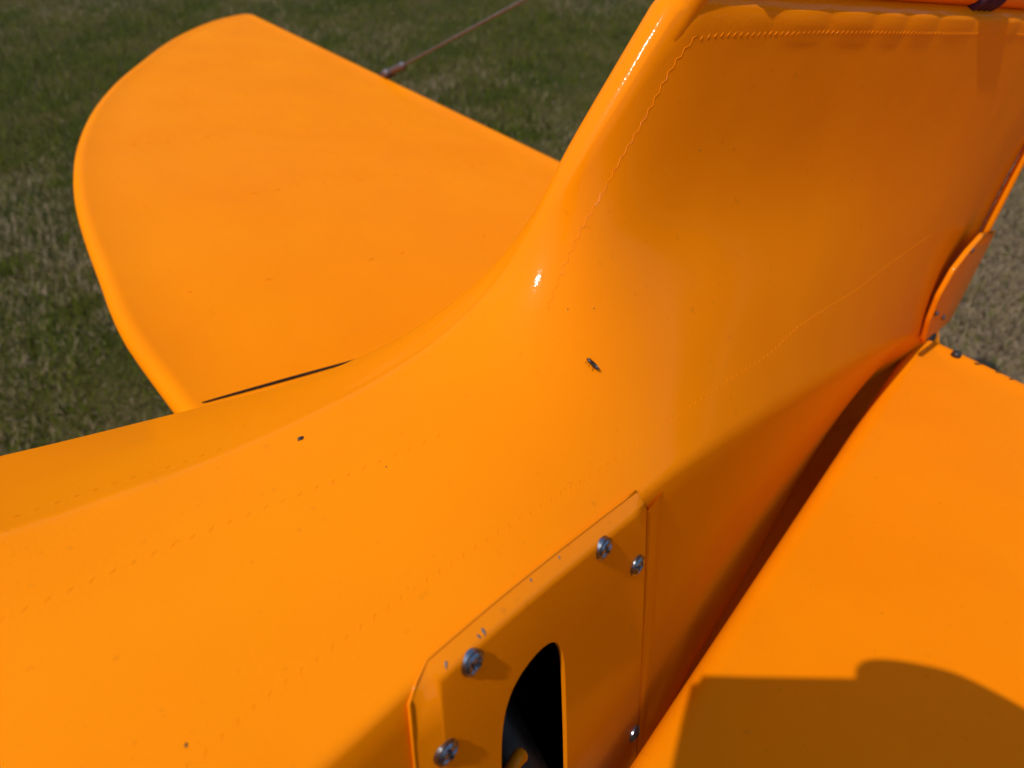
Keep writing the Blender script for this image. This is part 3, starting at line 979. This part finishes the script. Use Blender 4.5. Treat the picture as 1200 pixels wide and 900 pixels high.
WA = Vector((-.027, .822, .0115)); WB = Vector((-.020, .012, .43))
def wire():
    d = (WB - WA).normalized()
    Vv, Ff = tube([WA + d * .05, WB], .0020, 8)
    o = mesh_obj('bracing_wire', Vv, Ff, WIRE, plane)
    o['label'] = 'thin bracing wire from far stabilizer up to the fin'
    Vv, Ff = tube([WA + d * .014, WA + d * .016, WA + d * .050, WA + d * .053, WA + d * .06], [.0034, .0052, .0052, .0062, .0028], 10)
    mesh_obj('turnbuckle', Vv, Ff, TURN, o)
    bm = bmesh.new(); bmesh.ops.create_cube(bm, size=1); bmesh.ops.scale(bm, vec=(.009, .040, .012), verts=bm.verts[:])
    bmesh.ops.bevel(bm, geom=bm.edges[:], offset=.0015, segments=2, affect='EDGES')
    m = d.to_track_quat('Y', 'Z').to_matrix()
    bmesh.ops.rotate(bm, matrix=m, verts=bm.verts[:]); bmesh.ops.translate(bm, vec=WA + d * .004, verts=bm.verts[:])
    bm_obj('clevis', bm, DARK, o)
    Vv, Ff = tube([WA + d * .014 + Vector((-.008, 0, 0)), WA + d * .014 + Vector((.008, 0, 0))], .0058, 10)
    mesh_obj('clevis_pin', Vv, Ff, TURN, o)
wire()

# tail wheel on a leaf spring, holding the tail up
def tailwheel():
    ang = -PITCH
    wx, wz = .10, -HINGE_H / math.cos(PITCH) + .10 * math.tan(PITCH) * -1 + .088
    wz = (-(HINGE_H) + .085 + math.sin(PITCH) * wx) / math.cos(PITCH)
    Vv, Ff = tube([(-.28, 0, -.225), (-.10, 0, -.25), (0, 0, -.30), (wx - .01, 0, wz + .14)], [.016, .016, .014, .012], 10)
    o = mesh_obj('tailwheel_spring', Vv, Ff, DARK, plane)
    Vv, Ff = tube([(wx - .01, .03, wz + .14), (wx - .01, .035, wz + .06), (wx, .035, wz)], .008, 8); tube([(wx - .01, -.03, wz + .14), (wx - .01, -.035, wz + .06), (wx, -.035, wz)], .008, 8, Vv, Ff)
    tube([(wx - .01, -.03, wz + .14), (wx - .01, .03, wz + .14)], .010, 8, Vv, Ff)
    mesh_obj('tailwheel_fork', Vv, Ff, DARK, plane)
    bm = bmesh.new(); N = 28; M2 = 12
    vs_ = [[bm.verts.new((wx + (.060 + .025 * math.cos(2 * math.pi * j / M2)) * math.cos(2 * math.pi * i / N), .022 * math.sin(2 * math.pi * j / M2), wz + (.060 + .025 * math.cos(2 * math.pi * j / M2)) * math.sin(2 * math.pi * i / N))) for j in range(M2)] for i in range(N)]
    for i in range(N):
        for j in range(M2): bm.faces.new((vs_[i][j], vs_[(i + 1) % N][j], vs_[(i + 1) % N][(j + 1) % M2], vs_[i][(j + 1) % M2]))
    w = bm_obj('tailwheel', bm, RUBBER, plane)
    Vv, Ff = tube([(wx, -.036, wz), (wx, -.014, wz), (wx, .014, wz), (wx, .036, wz)], [.012, .040, .040, .012], 16)
    mesh_obj('wheel_hub', Vv, Ff, STEEL, w)
tailwheel()
trim_tube()


# ================================================================ small things resting on the tail
def on_cover(x, v):
    p = cover(x, v); q = cover(x, v, -1, .001); return p, (q - p).normalized()
def insect():
    p, n = on_cover(-.4648, .523); a, _ = on_cover(-.4653, .497); b, _ = on_cover(-.4643, .549)
    d = (b - a); d = (d - n * d.dot(n)).normalized(); s = n.cross(d)
    root = bpy.data.objects.new('insect', None); col.objects.link(root)
    root.matrix_world = AIR @ Matrix.Translation(p)
    set_props(root, 'small slender dark brown insect sitting on the fin', 'insect')
    k = .0025
    prof = [(-1.0, .05, .30), (-.85, .20, .34), (-.6, .26, .38), (-.3, .27, .42), (0, .26, .42), (.3, .24, .38), (.6, .20, .32), (.85, .13, .26), (1.0, .04, .22)]
    V = []; F = []; N = 10
    for t, w, h in prof:
        for j in range(N):
            an = 2 * math.pi * j / N
            V.append(d * (t * k) + s * (w * k * math.cos(an)) + n * (k * h + w * k * .8 * math.sin(an)))
    for i in range(len(prof) - 1):
        for j in range(N): F.append((i * N + j, i * N + (j + 1) % N, (i + 1) * N + (j + 1) % N, (i + 1) * N + j))
    mesh_obj('body', V, F, INSECT, root)
    for sg in (1, -1):
        V = []; F = []
        out = [(-.45, .02), (-.2, .20), (.3, .28), (.8, .26), (1.18, .12), (1.2, .02), (.5, .0)]
        for t, w in out: V.append(d * (t * k) + s * (sg * w * k) + n * (k * (.66 - .10 * w)))
        V2 = [v - n * .00008 for v in V]; m = len(V); V += V2
        F.append(tuple(range(m))); F.append(tuple(reversed(range(m, 2 * m))))
        for j in range(m): F.append((j, (j + 1) % m, m + (j + 1) % m, m + j))
        mesh_obj('wing', V, F, WING, root)
        for t0, t1 in ((-.55, -.75), (-.2, -.1), (.15, .75)):
            a0 = d * (t0 * k) + s * (sg * .15 * k) + n * (k * .3)
            a1 = d * ((t0 + t1) / 2 * k) + s * (sg * .38 * k) + n * (k * .40)
            a2 = d * (t1 * k) + s * (sg * .58 * k) + n * .00006
            V, F = tube([a0, a1, a2], [.00009, .00008, .00006], 5); mesh_obj('leg', V, F, INSECT, root)
insect()

SPECKS = [(-.556, .053, .0011, 'largest black dirt speck on the deck near the ridge'), (-.6195, .76, .0005, 'tiny dark speck on the deck near its lower edge')
          , (-.4627, .307, .0003, 'tiny dark speck on the fin root, left of the insect'), (-.4556, .387, .0003, 'tiny dark speck just above the insect')
          , (-.4014, .253, .00025, 'left one of two faint specks high on the fin'), (-.3798, .287, .00025, 'right one of two faint specks high on the fin')
          , (-.5414, .353, .0003, 'tiny dark speck on the middle of the deck')]
for x, v, r, lab in SPECKS:
    p, n = on_cover(x, v)
    u = n.orthogonal().normalized(); w = n.cross(u); V = []; F = []; N = 9
    for lv, (f, h) in enumerate(((1.0, -.15), (.95, .25), (.6, .5))):
        for j in range(N):
            an = 2 * math.pi * j / N; q = r * f * (1 + .25 * math.sin(2 * an + x * 50) + .12 * math.sin(5 * an))
            V.append(u * (q * math.cos(an)) + w * (q * .75 * math.sin(an)) + n * (h * r))
    V.append(n * r * .6)
    for lv in range(2):
        for j in range(N): F.append((lv * N + j, lv * N + (j + 1) % N, (lv + 1) * N + (j + 1) % N, (lv + 1) * N + j))
    for j in range(N): F.append((2 * N + j, 2 * N + (j + 1) % N, 3 * N))
    o = mesh_obj('dirt_speck', V, F, INSECT); o.matrix_world = AIR @ Matrix.Translation(p)
    set_props(o, lab, 'speck', 'dirt specks on the paint')

# ================================================================ the photographer, whose phone and hand shade the near stabilizer
SKIN = simple('skin', (.45, .26, .18), .5, 0, .4, .1, 30)
SHIRT = simple('navy_shirt', (.03, .04, .07), .85, 0, .2, .2, 60)
JEANS = simple('blue_jeans', (.05, .07, .12), .85, 0, .2, .25, 80)
HAIR = simple('brown_hair', (.04, .025, .015), .7, 0, .3, .3, 90)
SHOE = simple('dark_shoe', (.03, .028, .025), .7, 0, .3, .2, 60)
PHONE = simple('phone_body', (.02, .02, .022), .3, .2, .5, .1, 50)
def cp(x, y, z): return AIR @ (CAM + CX * x + CY * y + CZ * z)      # metres right, down, forward of the lens
def phone():
    bm = bmesh.new(); bmesh.ops.create_cube(bm, size=1)
    bmesh.ops.scale(bm, vec=(.0815, .165, .008), verts=bm.verts[:])
    e = [e for e in bm.edges if abs((e.verts[0].co - e.verts[1].co).normalized().z) > .9]
    bmesh.ops.bevel(bm, geom=e, offset=.0035, segments=5, affect='EDGES')
    bmesh.ops.translate(bm, vec=(-.0328, .0400, -.012), verts=bm.verts[:])
    root = bpy.data.objects.new('phone', None); col.objects.link(root)
    M3 = Matrix((CX, CY, CZ)).transposed().to_4x4()
    root.matrix_world = AIR @ Matrix.Translation(CAM) @ M3
    set_props(root, 'black phone whose straight edge shadows the near stabilizer', 'phone')
    bm_obj('body', bm, PHONE, root, smooth=False)
    bm = bmesh.new(); bmesh.ops.create_cube(bm, size=1); bmesh.ops.scale(bm, vec=(.072, .152, .0006), verts=bm.verts[:])
    bmesh.ops.translate(bm, vec=(-.0328, .0400, -.0163), verts=bm.verts[:]); bm_obj('screen', bm, simple('screen_glass', (.01, .01, .012), .08, 0, .5, .1, 5), root, smooth=False)
    V, F = tube([(0, 0, -.0072), (0, 0, -.0045)], .0055, 20); mesh_obj('lens_ring', V, F, STEEL, root)
phone()

def person():
    verts = []; edges = []; rad = []
    def node(p, r, parent=None):
        verts.append(Vector(p)); rad.append(r)
        if parent is not None: edges.append((parent, len(verts) - 1))
        return len(verts) - 1
    W = lambda x, y, z: Vector((x, y, z))
    pel = node(W(-1.10, -.92, .86), (.155, .12))
    wai = node(W(-1.07, -.86, 1.00), (.135, .105), pel)
    che = node(W(-1.02, -.76, 1.18), (.155, .115), wai)
    upc = node(W(-.985, -.695, 1.28), (.13, .10), che)
    nec = node(W(-.955, -.645, 1.365), (.055, .055), upc)
    hd0 = node(W(-.935, -.610, 1.425), (.070, .078), nec)
    hd1 = node(W(-.925, -.595, 1.50), (.078, .092), hd0)
    hd2 = node(W(-.925, -.595, 1.565), (.058, .068), hd1)
    right = (AIR.to_3x3() @ CX); right.z = 0; right.normalize()
    # right arm to the hand on the phone
    sh = node(verts[upc] + right * .18 + Vector((0, 0, -.01)), (.062, .062), upc)
    wr = cp(.112, .048, -.056)
    el = node((verts[sh] + wr) / 2 + Vector((.06, -.10, -.14)), (.043, .043), sh)
    fo = node(verts[el].lerp(wr, .4), (.040, .040), el)
    wri = node(wr, (.026, .022), fo)
    pal = node(cp(.078, .014, -.040), (.034, .022), wri)
    kn = node(cp(.050, -.003, -.024), (.034, .016), pal)
    def fing(chain, r, root):
        a = root
        for i, c in enumerate(chain): a = node(cp(*c), (r * (1 - .05 * i),) * 2, a)
    fing([(.057, -.0255, -.016), (.032, -.0395, -.011), (.007, -.0440, -.009), (-.0075, -.0430, -.009)], .0102, pal)
    fing([(.038, -.0205, -.012), (.016, -.0245, -.009), (.002, -.0245, -.009)], .0122, kn)
    fing([(.043, -.006, -.014), (.024, -.0115, -.013), (.0105, -.0150, -.0145)], .0118, kn)
    fing([(.046, .013, -.015), (.026, .0085, -.012), (.0150, .0080, -.013)], .0116, kn)
    fing([(.050, .020, -.046), (.022, .000, -.034), (-.006, -.014, -.0285)], .0150, pal)
    # left arm resting on the thigh
    sl = node(verts[upc] - right * .18 + Vector((0, 0, -.01)), (.062, .062), upc)
    e2 = node(verts[sl] - right * .10 + Vector((-.04, -.05, -.27)), (.043, .043), sl)
    w2 = node(verts[e2] + right * .06 + Vector((.10, .06, -.20)), (.028, .024), e2)
    p2 = node(verts[w2] + Vector((.03, .02, -.06)), (.032, .022), w2)
    for k in range(4):
        b = verts[p2] + right * (.026 - .017 * k)
        q = node(b + Vector((.01, .01, -.05)), (.009, .009), p2); q = node(b + Vector((.012, .012, -.085)), (.008, .008), q)
    q = node(verts[p2] + right * .045 + Vector((0, 0, -.02)), (.010, .010), p2); node(verts[q].copy() + right * .008 + Vector((.01, 0, -.04)), (.009, .009), q)
    # legs
    for sg in (1, -1):
        hip = node(verts[pel] + right * (.09 * sg) + Vector((0, 0, -.05)), (.095, .095), pel)
        kne = node(verts[hip] + right * (.05 * sg) + Vector((.06, .04, -.36)), (.062, .062), hip)
        cal = node(verts[kne] + Vector((-.03, -.01, -.16)), (.056, .056), kne)
        ank = node(verts[kne] + Vector((-.04, -.02, -.36)), (.040, .040), cal)
        v = verts[ank]; v.z = .09
        hee = node(Vector((v.x - .03, v.y - .02, .042)), (.040, .038), ank)
        toe = node(Vector((v.x + .13, v.y + .09, .034)), (.042, .030), hee)
    me = bpy.data.meshes.new('person'); me.from_pydata([tuple(v) for v in verts], edges, []); me.update()
    o = bpy.data.objects.new('person', me); col.objects.link(o)
    sk = o.modifiers.new('skin', 'SKIN'); sk.use_smooth_shade = True
    for i, r in enumerate(rad):
        me.skin_vertices[0].data[i].radius = r
    me.skin_vertices[0].data[0].use_root = True
    ss = o.modifiers.new('sub', 'SUBSURF'); ss.levels = 2; ss.render_levels = 2
    dg = bpy.context.evaluated_depsgraph_get(); ev = o.evaluated_get(dg); full = bpy.data.meshes.new_from_object(ev)
    bpy.data.objects.remove(o)
    for m in (SHIRT, JEANS, SKIN, SHOE): full.materials.append(m)
    wrist = wri
    for p in full.polygons:
        c = p.center; i = 0
        if c.z < .10: i = 3
        elif c.z < .93 and (c - verts[w2]).length > .13 and (c - verts[p2]).length > .14 and (c - wr).length > .3: i = 1
        if (c - wr).length < .155 or (c - verts[fo]).length < .10 or (c - verts[w2]).length < .12 or (c - verts[p2]).length < .13: i = 2
        if c.z > 1.385: i = 2
        p.material_index = i; p.use_smooth = True
    o = bpy.data.objects.new('person', full); col.objects.link(o)
    set_props(o, 'photographer whose gripping hand casts the rounded shadow on the near stabilizer', 'person')
    # face and hair
    fwd = (cp(0, 0, 0) - verts[hd1]).normalized(); up = (Vector((0, 0, 1)) - fwd * fwd.z).normalized(); sd = fwd.cross(up)
    c = verts[hd1] + up * .012
    V = []; F = []; N = 20; Mm = 10
    for i in range(Mm + 1):
        ph = math.pi * .62 * i / Mm
        for j in range(N):
            a = 2 * math.pi * j / N
            dv = (up * math.cos(ph) + (fwd * math.cos(a) + sd * math.sin(a)) * math.sin(ph))
            rr = .100 + .004 * math.sin(7 * a + 3 * ph)
            if dv.dot(fwd) > .55 and ph > .9: rr = .080
            V.append(c + up * (.015) - fwd * .012 + up * dv.dot(up) * rr * 1.12 + fwd * dv.dot(fwd) * rr + sd * dv.dot(sd) * rr * .9)
    for i in range(Mm):
        for j in range(N): F.append((i * N + j, i * N + (j + 1) % N, (i + 1) * N + (j + 1) % N, (i + 1) * N + j))
    mesh_obj('hair', V, F, HAIR, o)
    V, F = tube([c + fwd * .080 + up * .015, c + fwd * .098 - up * .016, c + fwd * .086 - up * .026], [.008, .013, .009], 8); mesh_obj('nose', V, F, SKIN, o)
    for sg in (1, -1):
        bm = bmesh.new(); bmesh.ops.create_uvsphere(bm, u_segments=10, v_segments=8, radius=.0125)
        bmesh.ops.translate(bm, vec=c + fwd * .076 + sd * (.032 * sg) + up * .016, verts=bm.verts[:]); bm_obj('eye', bm, simple('eye', (.5, .48, .45), .2, 0, .5, .3, 100), o)
        V, F = tube([c + sd * (.080 * sg) + up * .025, c + sd * (.088 * sg) - up * .002, c + sd * (.080 * sg) - up * .03], [.010, .014, .008], 8); mesh_obj('ear', V, F, SKIN, o)
    V, F = tube([c + fwd * .080 - up * .052 - sd * .022, c + fwd * .088 - up * .054, c + fwd * .080 - up * .052 + sd * .022], [.003, .006, .003], 8); mesh_obj('mouth', V, F, simple('lips', (.40, .16, .13), .5, 0, .4, .1, 40), o)
person()
